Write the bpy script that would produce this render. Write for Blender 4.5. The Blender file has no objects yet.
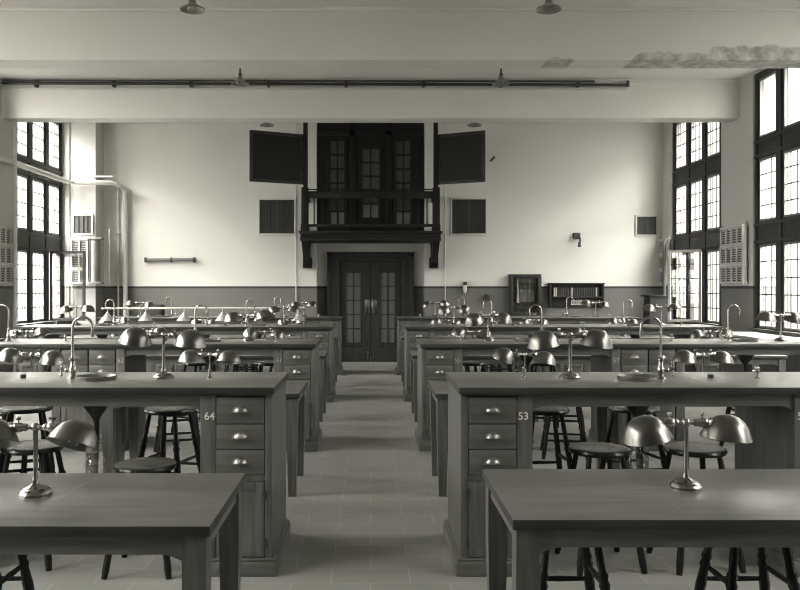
import bpy, bmesh, math, random
from mathutils import Vector, Matrix

random.seed(7)
scene = bpy.context.scene
COL = scene.collection
PI = math.pi

# ------------------------------------------------------------------ materials
def new_mat(name):
    m = bpy.data.materials.new(name)
    m.use_nodes = True
    nt = m.node_tree
    b = nt.nodes['Principled BSDF']
    return m, nt, b

def tint(v, t=(1.0, 0.985, 0.942)):
    return (v * t[0], v * t[1], v * t[2], 1.0)

def plain(name, v, rough=0.5, metal=0.0, spec=0.5, t=(1.0, 0.985, 0.942), coat=0.0):
    m, nt, b = new_mat(name)
    b.inputs['Base Color'].default_value = tint(v, t)
    b.inputs['Roughness'].default_value = rough
    b.inputs['Metallic'].default_value = metal
    b.inputs['Specular IOR Level'].default_value = spec
    b.inputs['Coat Weight'].default_value = coat
    b.inputs['Coat Roughness'].default_value = 0.15
    return m

def noise_node(nt, scale, detail, vec=None, rough=0.55):
    n = nt.nodes.new('ShaderNodeTexNoise')
    n.inputs['Scale'].default_value = scale
    n.inputs['Detail'].default_value = detail
    n.inputs['Roughness'].default_value = rough
    if vec is not None:
        nt.links.new(vec, n.inputs['Vector'])
    return n

def ramp(nt, fac, stops):
    r = nt.nodes.new('ShaderNodeValToRGB')
    els = r.color_ramp.elements
    els[0].position, els[0].color = stops[0]
    els[1].position, els[1].color = stops[-1]
    for p, c in stops[1:-1]:
        e = els.new(p); e.color = c
    nt.links.new(fac, r.inputs['Fac'])
    return r

def math_node(nt, op, a, b=None, clamp=False):
    n = nt.nodes.new('ShaderNodeMath'); n.operation = op; n.use_clamp = clamp
    for i, v in enumerate((a, b)):
        if v is None: continue
        if isinstance(v, (int, float)): n.inputs[i].default_value = v
        else: nt.links.new(v, n.inputs[i])
    return n.outputs[0]

def wood(name, dark, light, axis='X', rough=0.42, spec=0.5, coat=0.0, scale=1.0):
    m, nt, b = new_mat(name)
    tc = nt.nodes.new('ShaderNodeTexCoord')
    mp = nt.nodes.new('ShaderNodeMapping')
    nt.links.new(tc.outputs['Object'], mp.inputs['Vector'])
    sc = {'X': (1.2, 14, 14), 'Y': (14, 1.2, 14), 'Z': (14, 14, 1.2)}[axis]
    mp.inputs['Scale'].default_value = tuple(scale * s for s in sc)
    n = noise_node(nt, 2.2, 6, mp.outputs[0], 0.62)
    n2 = noise_node(nt, 1.1, 2, tc.outputs['Object'])
    mixv = math_node(nt, 'ADD', math_node(nt, 'MULTIPLY', n.outputs['Fac'], 0.7), math_node(nt, 'MULTIPLY', n2.outputs['Fac'], 0.3))
    r = ramp(nt, mixv, [(0.36, tint(dark)), (0.64, tint(light))])
    nt.links.new(r.outputs[0], b.inputs['Base Color'])
    b.inputs['Roughness'].default_value = rough
    rr = math_node(nt, 'ADD', math_node(nt, 'MULTIPLY', n2.outputs['Fac'], 0.2), rough - 0.1)
    nt.links.new(rr, b.inputs['Roughness'])
    b.inputs['Specular IOR Level'].default_value = spec
    b.inputs['Coat Weight'].default_value = coat
    b.inputs['Coat Roughness'].default_value = 0.2
    bp = nt.nodes.new('ShaderNodeBump'); bp.inputs['Strength'].default_value = 0.06
    nt.links.new(n.outputs['Fac'], bp.inputs['Height'])
    nt.links.new(bp.outputs[0], b.inputs['Normal'])
    return m

WALL_V = 0.68
def wall_material(name, dado=True, stain=False, v=WALL_V):
    m, nt, b = new_mat(name)
    g = nt.nodes.new('ShaderNodeNewGeometry')
    n = noise_node(nt, 0.9, 4, g.outputs['Position'])
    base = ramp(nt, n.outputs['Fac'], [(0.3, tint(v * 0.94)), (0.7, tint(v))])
    col = base.outputs[0]
    sep = nt.nodes.new('ShaderNodeSeparateXYZ')
    nt.links.new(g.outputs['Position'], sep.inputs[0])
    def mix(fac, a, c2):
        mx = nt.nodes.new('ShaderNodeMix'); mx.data_type = 'RGBA'
        nt.links.new(fac, mx.inputs[0]); nt.links.new(a, mx.inputs[6])
        if isinstance(c2, tuple): mx.inputs[7].default_value = c2
        else: nt.links.new(c2, mx.inputs[7])
        return mx.outputs[2]
    if dado:                                   # painted dado, dark line at its upper edge
        z = sep.outputs['Z']
        d = math_node(nt, 'LESS_THAN', z, 1.51)
        col = mix(d, col, tint(0.15))
        l = math_node(nt, 'MULTIPLY', math_node(nt, 'GREATER_THAN', z, 1.475), math_node(nt, 'LESS_THAN', z, 1.515))
        col = mix(l, col, tint(0.045))
    if stain:                                  # damp, peeling paint along the lower edge
        x, z = sep.outputs['X'], sep.outputs['Z']
        cmb = nt.nodes.new('ShaderNodeCombineXYZ')
        nt.links.new(x, cmb.inputs[0])
        h = noise_node(nt, 4.0, 3, cmb.outputs[0], 0.5)
        def step(a, b_, amt):
            q = nt.nodes.new('ShaderNodeMapRange'); q.interpolation_type = 'SMOOTHSTEP'
            q.inputs['From Min'].default_value = a; q.inputs['From Max'].default_value = b_; q.inputs['To Max'].default_value = amt
            nt.links.new(x, q.inputs['Value'])
            return q.outputs[0]
        top = math_node(nt, 'ADD', math_node(nt, 'MULTIPLY', math_node(nt, 'SUBTRACT', h.outputs['Fac'], 0.5), 0.16), 4.07)
        for a_, b_, amt in ((1.9, 2.1, .085), (2.3, 2.5, -.085), (2.9, 3.15, .155), (3.85, 4.0, .075)):
            top = math_node(nt, 'ADD', top, step(a_, b_, amt))
        inside = math_node(nt, 'MULTIPLY', math_node(nt, 'SUBTRACT', top, z), 40, True)
        n3 = noise_node(nt, 7, 6, g.outputs['Position'], 0.7)
        patch = math_node(nt, 'MULTIPLY', inside, math_node(nt, 'MULTIPLY', math_node(nt, 'SUBTRACT', n3.outputs['Fac'], 0.3), 3.0, True))
        col = mix(patch, col, tint(0.28))
    nt.links.new(col, b.inputs['Base Color'])
    b.inputs['Roughness'].default_value = 0.75
    b.inputs['Specular IOR Level'].default_value = 0.25
    nb = noise_node(nt, 60, 3, g.outputs['Position'])
    bp = nt.nodes.new('ShaderNodeBump'); bp.inputs['Strength'].default_value = 0.03
    nt.links.new(nb.outputs['Fac'], bp.inputs['Height'])
    nt.links.new(bp.outputs[0], b.inputs['Normal'])
    return m

def floor_material():
    m, nt, b = new_mat('floor_tiles')
    g = nt.nodes.new('ShaderNodeNewGeometry')
    br = nt.nodes.new('ShaderNodeTexBrick')
    nt.links.new(g.outputs['Position'], br.inputs['Vector'])
    br.inputs['Scale'].default_value = 1.0
    br.inputs['Brick Width'].default_value = 0.40
    br.inputs['Row Height'].default_value = 0.20
    br.inputs['Mortar Size'].default_value = 0.0035
    br.inputs['Mortar Smooth'].default_value = 0.3
    br.inputs['Color1'].default_value = tint(0.19)
    br.inputs['Color2'].default_value = tint(0.222)
    br.inputs['Mortar'].default_value = tint(0.29)
    n = noise_node(nt, 1.3, 6, g.outputs['Position'], 0.6)
    mx = nt.nodes.new('ShaderNodeMix'); mx.data_type = 'RGBA'; mx.blend_type = 'MULTIPLY'
    mx.inputs[0].default_value = 1.0
    r = ramp(nt, n.outputs['Fac'], [(0.25, (0.8, 0.8, 0.8, 1)), (0.75, (1.08, 1.08, 1.08, 1))])
    nt.links.new(br.outputs['Color'], mx.inputs[6]); nt.links.new(r.outputs[0], mx.inputs[7])
    nt.links.new(mx.outputs[2], b.inputs['Base Color'])
    b.inputs['Roughness'].default_value = 0.5
    b.inputs['Specular IOR Level'].default_value = 0.35
    bp = nt.nodes.new('ShaderNodeBump'); bp.inputs['Strength'].default_value = 0.08
    nt.links.new(n.outputs['Fac'], bp.inputs['Height'])
    nt.links.new(bp.outputs[0], b.inputs['Normal'])
    return m

def glass_material(name, gloss=0.12, rough=0.02):
    m = bpy.data.materials.new(name); m.use_nodes = True
    nt = m.node_tree
    for n in list(nt.nodes): nt.nodes.remove(n)
    out = nt.nodes.new('ShaderNodeOutputMaterial')
    tr = nt.nodes.new('ShaderNodeBsdfTransparent'); tr.inputs[0].default_value = (0.96, 0.96, 0.93, 1)
    gl = nt.nodes.new('ShaderNodeBsdfGlossy'); gl.inputs['Roughness'].default_value = rough
    mx = nt.nodes.new('ShaderNodeMixShader'); mx.inputs[0].default_value = gloss
    nt.links.new(tr.outputs[0], mx.inputs[1]); nt.links.new(gl.outputs[0], mx.inputs[2])
    nt.links.new(mx.outputs[0], out.inputs[0])
    return m

M = {
    'wall': wall_material('painted_plaster_with_dado'),
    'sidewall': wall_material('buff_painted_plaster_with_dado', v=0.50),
    'plaster': wall_material('white_plaster', dado=False),
    'stained': wall_material('stained_plaster', dado=False, stain=True),
    'floor': floor_material(),
    'oak': wood('oak_vertical_grain', 0.052, 0.115, 'Z', 0.45, 0.35),
    'oak_x': wood('oak_long_grain', 0.062, 0.125, 'X', 0.45, 0.35),
    'top': wood('varnished_worktop', 0.066, 0.125, 'X', 0.36, 0.5, 0.35),
    'edge': wood('dark_edge_wood', 0.022, 0.042, 'X', 0.45, 0.3),  # side faces of bench and table tops, darker than the upper face
    'dark': wood('dark_stained_wood', 0.010, 0.018, 'Z', 0.5, 0.2),
    'dark_x': wood('dark_stained_wood_long', 0.010, 0.018, 'X', 0.5, 0.2),
    'door': wood('brown_door_wood', 0.022, 0.040, 'Z', 0.5, 0.25),
    'frame': wood('window_timber', 0.020, 0.034, 'Z', 0.5, 0.25),
    'stool': plain('black_varnish', 0.011, 0.27, 0, 0.22),
    'brass': plain('worn_brass', 0.30, 0.26, 1.0),
    'nickel': plain('nickel_plate', 0.42, 0.22, 1.0),
    'shade': plain('satin_metal_shade', 0.17, 0.30, 1.0),
    'cup': plain('cast_cup_pull', 0.32, 0.45, 1.0),
    'iron': plain('dark_iron', 0.04, 0.45, 0.3),
    'lead': plain('grey_steel_sash', 0.16, 0.5),
    'white': plain('white_enamel', 0.62, 0.4),
    'cream': plain('painted_pipe', 0.55, 0.45),
    'radiator': plain('painted_radiator', 0.44, 0.45),
    'slot': plain('slot_dark_paint', 0.035, 0.7),
    'grille': plain('grey_grille', 0.045, 0.6),
    'black': plain('black_paint', 0.012, 0.5),
    'board': plain('slate_blackboard', 0.012, 0.6, 0, 0.25),
    'darkpane': plain('dark_rippled_glass', 0.10, 0.2, 0, 0.4),
    'reflectpane': plain('glass_painted_reflection', 0.26, 0.2, 0, 0.5),  # bright reflection painted into the colour of the lowest screen panes
    'doorpane': plain('frosted_door_glass', 0.14, 0.25, 0, 0.5),
    'dimink': plain('grey_number_paint', 0.30, 0.6),  # greyer paint for the numbers behind the front row
    'ink': plain('white_number_paint', 0.70, 0.6),
    'paper': plain('pale_paper', 0.45, 0.8),
    'oldpaper': plain('old_paper', 0.11, 0.8),
    'greypaper': plain('grey_paper', 0.16, 0.7),
    'porcelain': plain('sink_metal', 0.13, 0.35, 0.3),
    'basin': plain('sink_basin_dark', 0.03, 0.4, 0.2),
    'cone': plain('enamel_cone_shade', 0.42, 0.35, 0.4),
    'greylamp': plain('lamp_glass_grey', 0.22, 0.3, 0.2),
    'ledge': plain('pale_slate_ledge', 0.55, 0.35, 0, 0.6),
    'glass': glass_material('window_glass', 0.06),
    'jar': glass_material('jar_glass', 0.16, 0.15),
    'casement_glass': glass_material('casement_glass', 0.30),
    'case_glass': glass_material('case_glass', 0.04),
}

# ------------------------------------------------------------------ mesh helper
class MB:
    def __init__(self):
        self.bm = bmesh.new()
    def box(self, x0, x1, y0, y1, z0, z1, bev=0.0):
        x0, x1 = min(x0, x1), max(x0, x1)
        y0, y1 = min(y0, y1), max(y0, y1)
        z0, z1 = min(z0, z1), max(z0, z1)
        r = bmesh.ops.create_cube(self.bm, size=1.0)
        vs = r['verts']
        for v in vs:
            v.co = Vector(((x0 + x1) / 2 + v.co.x * (x1 - x0), (y0 + y1) / 2 + v.co.y * (y1 - y0), (z0 + z1) / 2 + v.co.z * (z1 - z0)))
        if bev > 0:
            es = list({e for v in vs for e in v.link_edges})
            bmesh.ops.bevel(self.bm, geom=es, offset=bev, segments=2, affect='EDGES', profile=0.5)
        return self
    def lathe(self, prof, segs=20, mat=None):
        mat = mat or Matrix.Identity(4)
        rings = []
        for r, z in prof:
            if r < 1e-6:
                rings.append([self.bm.verts.new(mat @ Vector((0, 0, z)))])
            else:
                rings.append([self.bm.verts.new(mat @ Vector((r * math.cos(2 * PI * i / segs), r * math.sin(2 * PI * i / segs), z))) for i in range(segs)])
        for a, b in zip(rings[:-1], rings[1:]):
            for i in range(segs):
                j = (i + 1) % segs
                if len(a) == 1 and len(b) == 1: continue
                if len(a) == 1: f = self.bm.faces.new((a[0], b[j], b[i]))
                elif len(b) == 1: f = self.bm.faces.new((a[i], a[j], b[0]))
                else: f = self.bm.faces.new((a[i], a[j], b[j], b[i]))
                f.smooth = True
        for ring in (rings[0], rings[-1]):
            if len(ring) > 1 and rings[0] is not rings[-1]:
                try: self.bm.faces.new(ring)
                except ValueError: pass
        return self
    def shell(self, prof, segs=24, mat=None):
        """closed ring profile (outer then inner) revolved: no caps"""
        mat = mat or Matrix.Identity(4)
        rings = [[self.bm.verts.new(mat @ Vector((max(r, 1e-4) * math.cos(2 * PI * i / segs), max(r, 1e-4) * math.sin(2 * PI * i / segs), z))) for i in range(segs)] for r, z in prof]
        n = len(rings)
        for k in range(n):
            a, b = rings[k], rings[(k + 1) % n]
            for i in range(segs):
                j = (i + 1) % segs
                f = self.bm.faces.new((a[i], a[j], b[j], b[i])); f.smooth = True
        return self
    def cyl(self, p0, p1, r0, r1=None, segs=12):
        r1 = r0 if r1 is None else r1
        p0, p1 = Vector(p0), Vector(p1)
        d = p1 - p0
        q = Vector((0, 0, 1)).rotation_difference(d.normalized()).to_matrix().to_4x4()
        return self.lathe([(r0, 0), (r1, d.length)], segs, Matrix.Translation(p0) @ q)
    def turned(self, p0, p1, prof, segs=12):
        """prof: list of (t 0..1, radius)"""
        p0, p1 = Vector(p0), Vector(p1)
        d = p1 - p0
        q = Vector((0, 0, 1)).rotation_difference(d.normalized()).to_matrix().to_4x4()
        return self.lathe([(r, t * d.length) for t, r in prof], segs, Matrix.Translation(p0) @ q)
    def tube(self, pts, r, segs=10):
        pts = [Vector(p) for p in pts]
        rings = []
        up = Vector((0.123, 0.987, 0.1)).normalized()
        for i, p in enumerate(pts):
            a = pts[max(i - 1, 0)]; b = pts[min(i + 1, len(pts) - 1)]
            t = (b - a).normalized()
            n = up - t * up.dot(t)
            if n.length < 1e-3: n = Vector((1, 0, 0)) - t * t.x
            n.normalize(); bn = t.cross(n)
            rings.append([self.bm.verts.new(p + r * (math.cos(2 * PI * k / segs) * n + math.sin(2 * PI * k / segs) * bn)) for k in range(segs)])
        for a, b in zip(rings[:-1], rings[1:]):
            for k in range(segs):
                j = (k + 1) % segs
                f = self.bm.faces.new((a[k], a[j], b[j], b[k])); f.smooth = True
        self.bm.faces.new(rings[0]); self.bm.faces.new(rings[-1])
        return self
    def prism(self, poly, axis, a, b):
        """poly in the two other axes (in xyz order), extruded along axis from a to b"""
        def P(u, v, w):
            return {'X': (w, u, v), 'Y': (u, w, v), 'Z': (u, v, w)}[axis]
        A = [self.bm.verts.new(P(u, v, a)) for u, v in poly]
        B = [self.bm.verts.new(P(u, v, b)) for u, v in poly]
        n = len(poly)
        self.bm.faces.new(A); self.bm.faces.new(B)
        for i in range(n):
            self.bm.faces.new((A[i], A[(i + 1) % n], B[(i + 1) % n], B[i]))
        return self
    def sphere(self, c, r, segs=14, sz=1.0):
        prof = [(r * math.sin(PI * k / 8), -sz * r * math.cos(PI * k / 8)) for k in range(9)]
        prof[0] = (0, prof[0][1]); prof[-1] = (0, prof[-1][1])
        return self.lathe(prof, segs, Matrix.Translation(Vector(c)))
    def mesh(self, name, mat, edge=None):
        bmesh.ops.recalc_face_normals(self.bm, faces=self.bm.faces[:])
        me = bpy.data.meshes.new(name)
        self.bm.to_mesh(me); self.bm.free()
        me.materials.append(M[mat] if isinstance(mat, str) else mat)
        if edge:
            me.materials.append(M[edge])
            for p in me.polygons:
                if abs(p.normal.z) < 0.8: p.material_index = 1
        me.set_sharp_from_angle(angle=math.radians(38))
        return me

def obj(name, me, parent=None, loc=(0, 0, 0), rot=(0, 0, 0)):
    o = bpy.data.objects.new(name, me)
    COL.objects.link(o)
    o.location = loc; o.rotation_euler = rot
    if parent is not None: o.parent = parent
    return o

def tag(o, label, cat, group=None):
    o['label'] = label; o['category'] = cat
    if group: o['group'] = group
    return o

def thing(name, label, cat, loc=(0, 0, 0), rotz=0.0, group=None):
    return tag(obj(name, None, None, loc, (0, 0, rotz)), label, cat, group)

def struct(name, me, parent=None, loc=(0, 0, 0), rot=(0, 0, 0)):
    o = obj(name, me, parent, loc, rot)
    if parent is None: o['kind'] = 'structure'
    return o

def text_mesh(body, size, mat):
    cu = bpy.data.curves.new('lettering', 'FONT')
    cu.body = body; cu.size = size; cu.align_x = 'CENTER'; cu.align_y = 'CENTER'; cu.extrude = 0.0006
    cu.offset = size * 0.012
    t = bpy.data.objects.new('lettering', cu); COL.objects.link(t)
    dg = bpy.context.evaluated_depsgraph_get(); dg.update()
    me = bpy.data.meshes.new_from_object(t.evaluated_get(dg))
    bpy.data.objects.remove(t); bpy.data.curves.remove(cu)
    me.transform(Matrix.Rotation(PI / 2, 4, 'X'))
    me.materials.clear(); me.materials.append(M[mat])
    return me

# ------------------------------------------------------------------ dimensions
EYE = 1.495
XW = 5.74            # inner face of the side walls
XO = 6.10
YB = 15.55           # back wall
YF = -5.0            # wall behind the camera
H = 4.73             # ceiling
SILL, HEAD = 0.85, 4.68
WIN_FAR = [15.07, 11.87, 8.72, 5.57, 2.42]
WL = 2.12
NICHE = 1.06

# ------------------------------------------------------------------ the room
struct('floor', MB().box(-XO, XO, YF - 0.3, 16.3, -0.15, 0).mesh('floor', 'floor'))
struct('ceiling', MB().box(-XO, XO, YF - 0.3, 16.3, H, H + 0.15).mesh('ceiling', 'plaster'))

def side_wall(s):
    m = MB()
    m.box(s * XW, s * XO, YF, YB, 0, SILL)
    m.box(s * XW, s * XO, YF, YB, HEAD, H)
    edges = []
    prev = YB
    for f in WIN_FAR:
        m.box(s * XW, s * XO, f, prev, SILL, HEAD)
        prev = f - WL - (.12 if s < 0 else 0)
    m.box(s * XW, s * XO, YF, prev, SILL, HEAD)
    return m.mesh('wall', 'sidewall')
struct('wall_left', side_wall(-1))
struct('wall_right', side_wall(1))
struct('wall_front', MB().box(-XO, XO, YF - 0.3, YF, 0, H).mesh('wall', 'wall'))
wb = MB()
wb.box(-XO, -NICHE, YB, 16.3, 0, H)
wb.box(NICHE, XO, YB, 16.3, 0, H)
wb.box(-NICHE, NICHE, 15.92, 16.3, 0, 2.37)
wb.box(-NICHE, NICHE, 15.75, 16.3, 2.37, H)
struct('wall_back', wb.mesh('wall', 'wall'))
# pillar in the rear corner by the pipes
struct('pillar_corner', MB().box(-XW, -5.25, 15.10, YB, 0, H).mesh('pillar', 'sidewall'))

def beam(name, y, mat='plaster'):
    struct(name, MB().box(-XW, XW, y, y + 0.355, 4.13, H, 0.004).mesh('beam', mat))
beam('beam_1', 12.30)
beam('beam_2', 9.17, 'stained')
beam('beam_3', 6.02)
beam('beam_4', 2.88)
beam('beam_5', -0.26)
# picture-rail bead where the beams meet the ceiling
def bead(name, y):
    struct(name, MB().box(-XW, XW, y - 0.03, y, H - 0.035, H, 0.004).mesh('bead', 'plaster'))
bead('trim_1', 9.17)
bead('trim_2', 12.30)

# ------------------------------------------------------------------ windows
TIERS = [(0.90, 2.12, 5), (2.47, 3.39, 4), (3.71, 4.58, 4)]
LIGHTS = [(0.12, 0.62), (0.81, 1.31), (1.50, 2.00)]
_wc = {}
def frame_mesh(s):
    if ('f', s) in _wc: return _wc[('f', s)]
    m = MB()
    fx = 5.86 if s < 0 else 5.75
    x0, x1 = s * (fx + .015), s * (fx + .09)
    zs = [(SILL, 0.90), (2.12, 2.47), (3.39, 3.71), (4.58, HEAD)]
    for a, b in zs: m.box(x0, x1, 0, WL, a, b)
    for a, b in [(0, .12), (.62, .81), (1.31, 1.50), (2.0, WL)]:
        for ti in TIERS: m.box(x0, x1, a, b, ti[0], ti[1])
        for z0, z1 in zs[1:3]: m.box(s * fx, x0, a + .03, b - .03, z0, z1)
    for a, b in [(0, .12), (.62, .81), (1.31, 1.50), (2.0, WL)]:      # raised centre beads
        for ti in TIERS: m.box(s * fx, x0, a + .03, b - .03, ti[0], ti[1])
    for z0, z1 in zs[1:3]:
        m.box(s * (fx - .005), x0, 0, WL, z0 + .03, z0 + .07, .004)
        m.box(s * (fx - .005), x0, 0, WL, z1 - .07, z1 - .03, .004)
    if s < 0: m.box(x0, x1, -.12, 0, SILL, HEAD)
    m.box(s * 5.68, x0, -0.02, WL + 0.02, SILL, SILL + 0.035, .006)   # stool board
    _wc[('f', s)] = m.mesh('frame', 'frame')
    return _wc[('f', s)]
def sash_mesh(w, h, r=0.032):
    k = ('s', round(w, 3), round(h, 3))
    if k not in _wc:
        m = MB()
        m.box(-.018, .018, 0, r, 0, h); m.box(-.018, .018, w - r, w, 0, h)
        m.box(-.018, .018, r, w - r, 0, r); m.box(-.018, .018, r, w - r, h - r, h)
        _wc[k] = m.mesh('sash', 'lead')
    return _wc[k]
def lattice_mesh(w, h, rows, cols=3):
    k = ('l', round(w, 3), round(h, 3), rows)
    if k not in _wc:
        m = MB(); t = 0.009
        for i in range(1, cols): m.box(-.006, .006, w * i / cols - t, w * i / cols + t, .03, h - .03)
        for j in range(1, rows): m.box(-.006, .006, .03, w - .03, h * j / rows - t, h * j / rows + t)
        _wc[k] = m.mesh('lattice', 'iron')
    return _wc[k]
def pane_mesh(w, h):
    k = ('p', round(w, 3), round(h, 3))
    if k not in _wc:
        _wc[k] = MB().box(-.002, .002, .03, w - .03, .03, h - .03).mesh('pane', 'glass')
    return _wc[k]

wn = 0
casements = []
for s in (-1, 1):
    for bi, far in enumerate(WIN_FAR):
        wn += 1
        y0 = far - WL
        w = struct('window_%d' % wn, frame_mesh(s), None, (0, y0, 0))
        for ti, (za, zb, rows) in enumerate(TIERS):
            for li, (a, b) in enumerate(LIGHTS):
                opened = bi == 0 and ti == 0 and ((s < 0 and li == 2) or (s > 0 and li == 1))
                if opened:
                    continue
                sa = obj('sash', sash_mesh(b - a, zb - za), w, (s * (5.905 if s < 0 else 5.79), a, za))
                obj('pane', pane_mesh(b - a, zb - za), sa)
                if not (ti == 2 and bi >= 1):
                    obj('lead_lattice', lattice_mesh(b - a, zb - za, rows), sa)
        if bi == 0:                                  # the casement standing open into the room
            cw, ch = (0.64 if s < 0 else 0.56), 1.27
            m = MB(); r = 0.045
            m.box(-.02, .02, 0, r, 0, ch); m.box(-.02, .02, cw - r, cw, 0, ch)
            m.box(-.02, .02, r, cw - r, 0, r); m.box(-.02, .02, r, cw - r, ch - r, ch)
            if s < 0:
                leaf = obj('casement', m.mesh('casement', 'frame'), w, (-5.85, LIGHTS[2][0] - .02, 0.885), (0, 0, -PI / 2 + 0.02))
                leaf['label'] = 'casement leaf swung open into the room'
                obj('pane', MB().box(-.003, .003, r, cw - r, r, ch - r).mesh('pane', 'casement_glass'), leaf)
            else:
                leaf = obj('casement', m.mesh('casement', 'radiator'), w, (5.74, LIGHTS[1][0] - .03, 0.885), (0, 0, 0.93))
                leaf['label'] = 'leaded casement leaf standing half open'
                obj('pane', MB().box(-.003, .003, r, cw - r, r, ch - r).mesh('pane', 'glass'), leaf)
                obj('lead_lattice', lattice_mesh(cw, ch, 5), leaf)
                # chalk scrawl on the transom above
                pts = [(5.742, 0.95 + 0.28 * t, 2.33 + 0.022 * math.sin(t * 31) + 0.03 * t) for t in [i / 40 for i in range(41)]]
                obj('chalk_scrawl', MB().tube(pts, 0.004, 6).mesh('scrawl', 'greypaper'), w)
        # sky portal: guides the daylight sampling through the opening, gives no light itself
        ld = bpy.data.lights.new('window_portal', 'AREA')
        ld.shape = 'RECTANGLE'; ld.size = 3.8; ld.size_y = WL
        ld.cycles.is_portal = True
        lo = bpy.data.objects.new('window_portal', ld); COL.objects.link(lo)
        lo.location = (s * 6.0, y0 + WL / 2, (SILL + HEAD) / 2)
        lo.rotation_euler = (0, s * PI / 2, 0)

# pale ledge under the near window
t = thing('window_ledge', 'pale topped ledge below the tall windows beside the second bench', 'ledge', (5.42, 10.2, 0))
obj('ledge_top', MB().box(-.32, .31, -1.75, 1.65, .79, .83, .008).mesh('ledge_top', 'ledge'), t)
obj('ledge_body', MB().box(-.27, .31, -1.72, 1.62, 0, .79).mesh('ledge_body', 'oak'), t)

# ------------------------------------------------------------------ door in the niche
def double_door():
    d = struct('door_1', None, None, (0, 15.9, 0))
    m = MB()
    a, b, tp = 0.865, 0.62, 2.17
    m.box(-a, -b, -.10, .02, 0, tp); m.box(b, a, -.10, .02, 0, tp); m.box(-b, b, -.10, .02, 2.02, tp)
    m.box(-a - .02, a + .02, -.13, .02, tp, tp + .03, .006)
    m.box(-a, -a + .07, -.13, -.10, 0, tp, .006); m.box(a - .07, a, -.13, -.10, 0, tp, .006); m.box(-a, a, -.13, -.10, tp - .07, tp, .006)
    m.box(-b - .06, -b, -.12, -.10, 0, 2.02, .004); m.box(b, b + .06, -.12, -.10, 0, 2.02, .004); m.box(-b - .06, b + .06, -.12, -.10, 2.02, 2.07, .004)
    obj('door_frame', m.mesh('door_frame', 'door'), d)
    for s in (-1, 1):
        m = MB(); pa, pb, za, zc = .19, .50, .38, 1.80
        m.box(s * .005, s * pa, -.05, .0, 0, 2.02)
        m.box(s * pb, s * .615, -.05, .0, 0, 2.02)
        m.box(s * pa, s * pb, -.05, .0, 0, za); m.box(s * pa, s * pb, -.05, .0, zc, 2.02)
        m.box(s * (pa - .04), s * (pb + .04), -.065, -.05, za - .075, za - .03, .004)
        for q in (pa, pb): m.box(s * (q - .012), s * (q + .012), -.062, -.05, za, zc, .003)
        m.box(s * pa, s * pb, -.062, -.05, zc - .01, zc + .015, .003)
        m.box(s * pa, s * pb, -.062, -.05, za - .015, za + .01, .003)
        m.box(s * ((pa + pb) / 2 - .011), s * ((pa + pb) / 2 + .011), -.045, -.01, za, zc)
        for k in range(1, 5):
            z = za + (zc - za) * k / 5
            m.box(s * pa, s * pb, -.045, -.01, z - .011, z + .011)
        leaf = obj('door_leaf', m.mesh('door_leaf', 'door'), d)
        obj('door_pane', MB().box(s * pa, s * pb, -.025, -.02, za, zc).mesh('door_pane', 'doorpane'), leaf)
        obj('push_plate', MB().box(s * .02, s * .115, -.056, -.05, .95, 1.25, .002).mesh('push_plate', 'brass'), leaf)['label'] = 'pale brass push plate'
        obj('door_bolt', MB().box(s * .045, s * .07, -.07, -.05, .06, .22, .003).mesh('door_bolt', 'brass'), leaf)
double_door()

# glazed dark screen above the balcony
def screen():
    sc = struct('window_%d' % (wn + 1), None, None, (0, 15.58, 2.53))
    m = MB(); hh = H - 2.53
    W = 1.05
    cols = [(-.82, -.49), (-.20, .20), (.48, .81)]
    rows_z = {0: (.18, 1.86, 6), 1: (.34, 1.70, 5), 2: (.18, 1.86, 6)}
    edges = [-W] + [e for c in cols for e in c] + [W]
    for i in range(0, 8, 2): m.box(edges[i], edges[i + 1], 0, .08, 0, hh)
    for i, (a, b) in enumerate(cols):
        z0, z1, n = rows_z[i]
        m.box(a, b, 0, .08, 0, z0); m.box(a, b, 0, .08, z1, hh)
        m.box((a + b) / 2 - .014, (a + b) / 2 + .014, .01, .06, z0, z1)
        for k in range(1, n):
            z = z0 + (z1 - z0) * k / n
            m.box(a, b, .01, .06, z - .014, z + .014)
        for q in (a, b): m.box(q - .03, q + .03, -.015, 0, z0 - .03, z1 + .03, .004)
    m.box(-.42, -.30, -.03, 0, 0, hh, .006); m.box(.30, .42, -.03, 0, 0, hh, .006)
    m.box(-W, W, -.03, 0, 1.95, 2.05, .006)
    obj('screen_frame', m.mesh('screen_frame', 'dark'), sc)
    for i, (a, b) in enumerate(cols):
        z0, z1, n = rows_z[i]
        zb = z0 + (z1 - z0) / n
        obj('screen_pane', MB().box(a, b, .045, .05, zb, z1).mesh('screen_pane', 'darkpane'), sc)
        obj('screen_pane', MB().box(a, b, .045, .05, z0, zb).mesh('screen_pane', 'reflectpane'), sc)['label'] = 'bottom pane with painted reflection'
screen()

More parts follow.
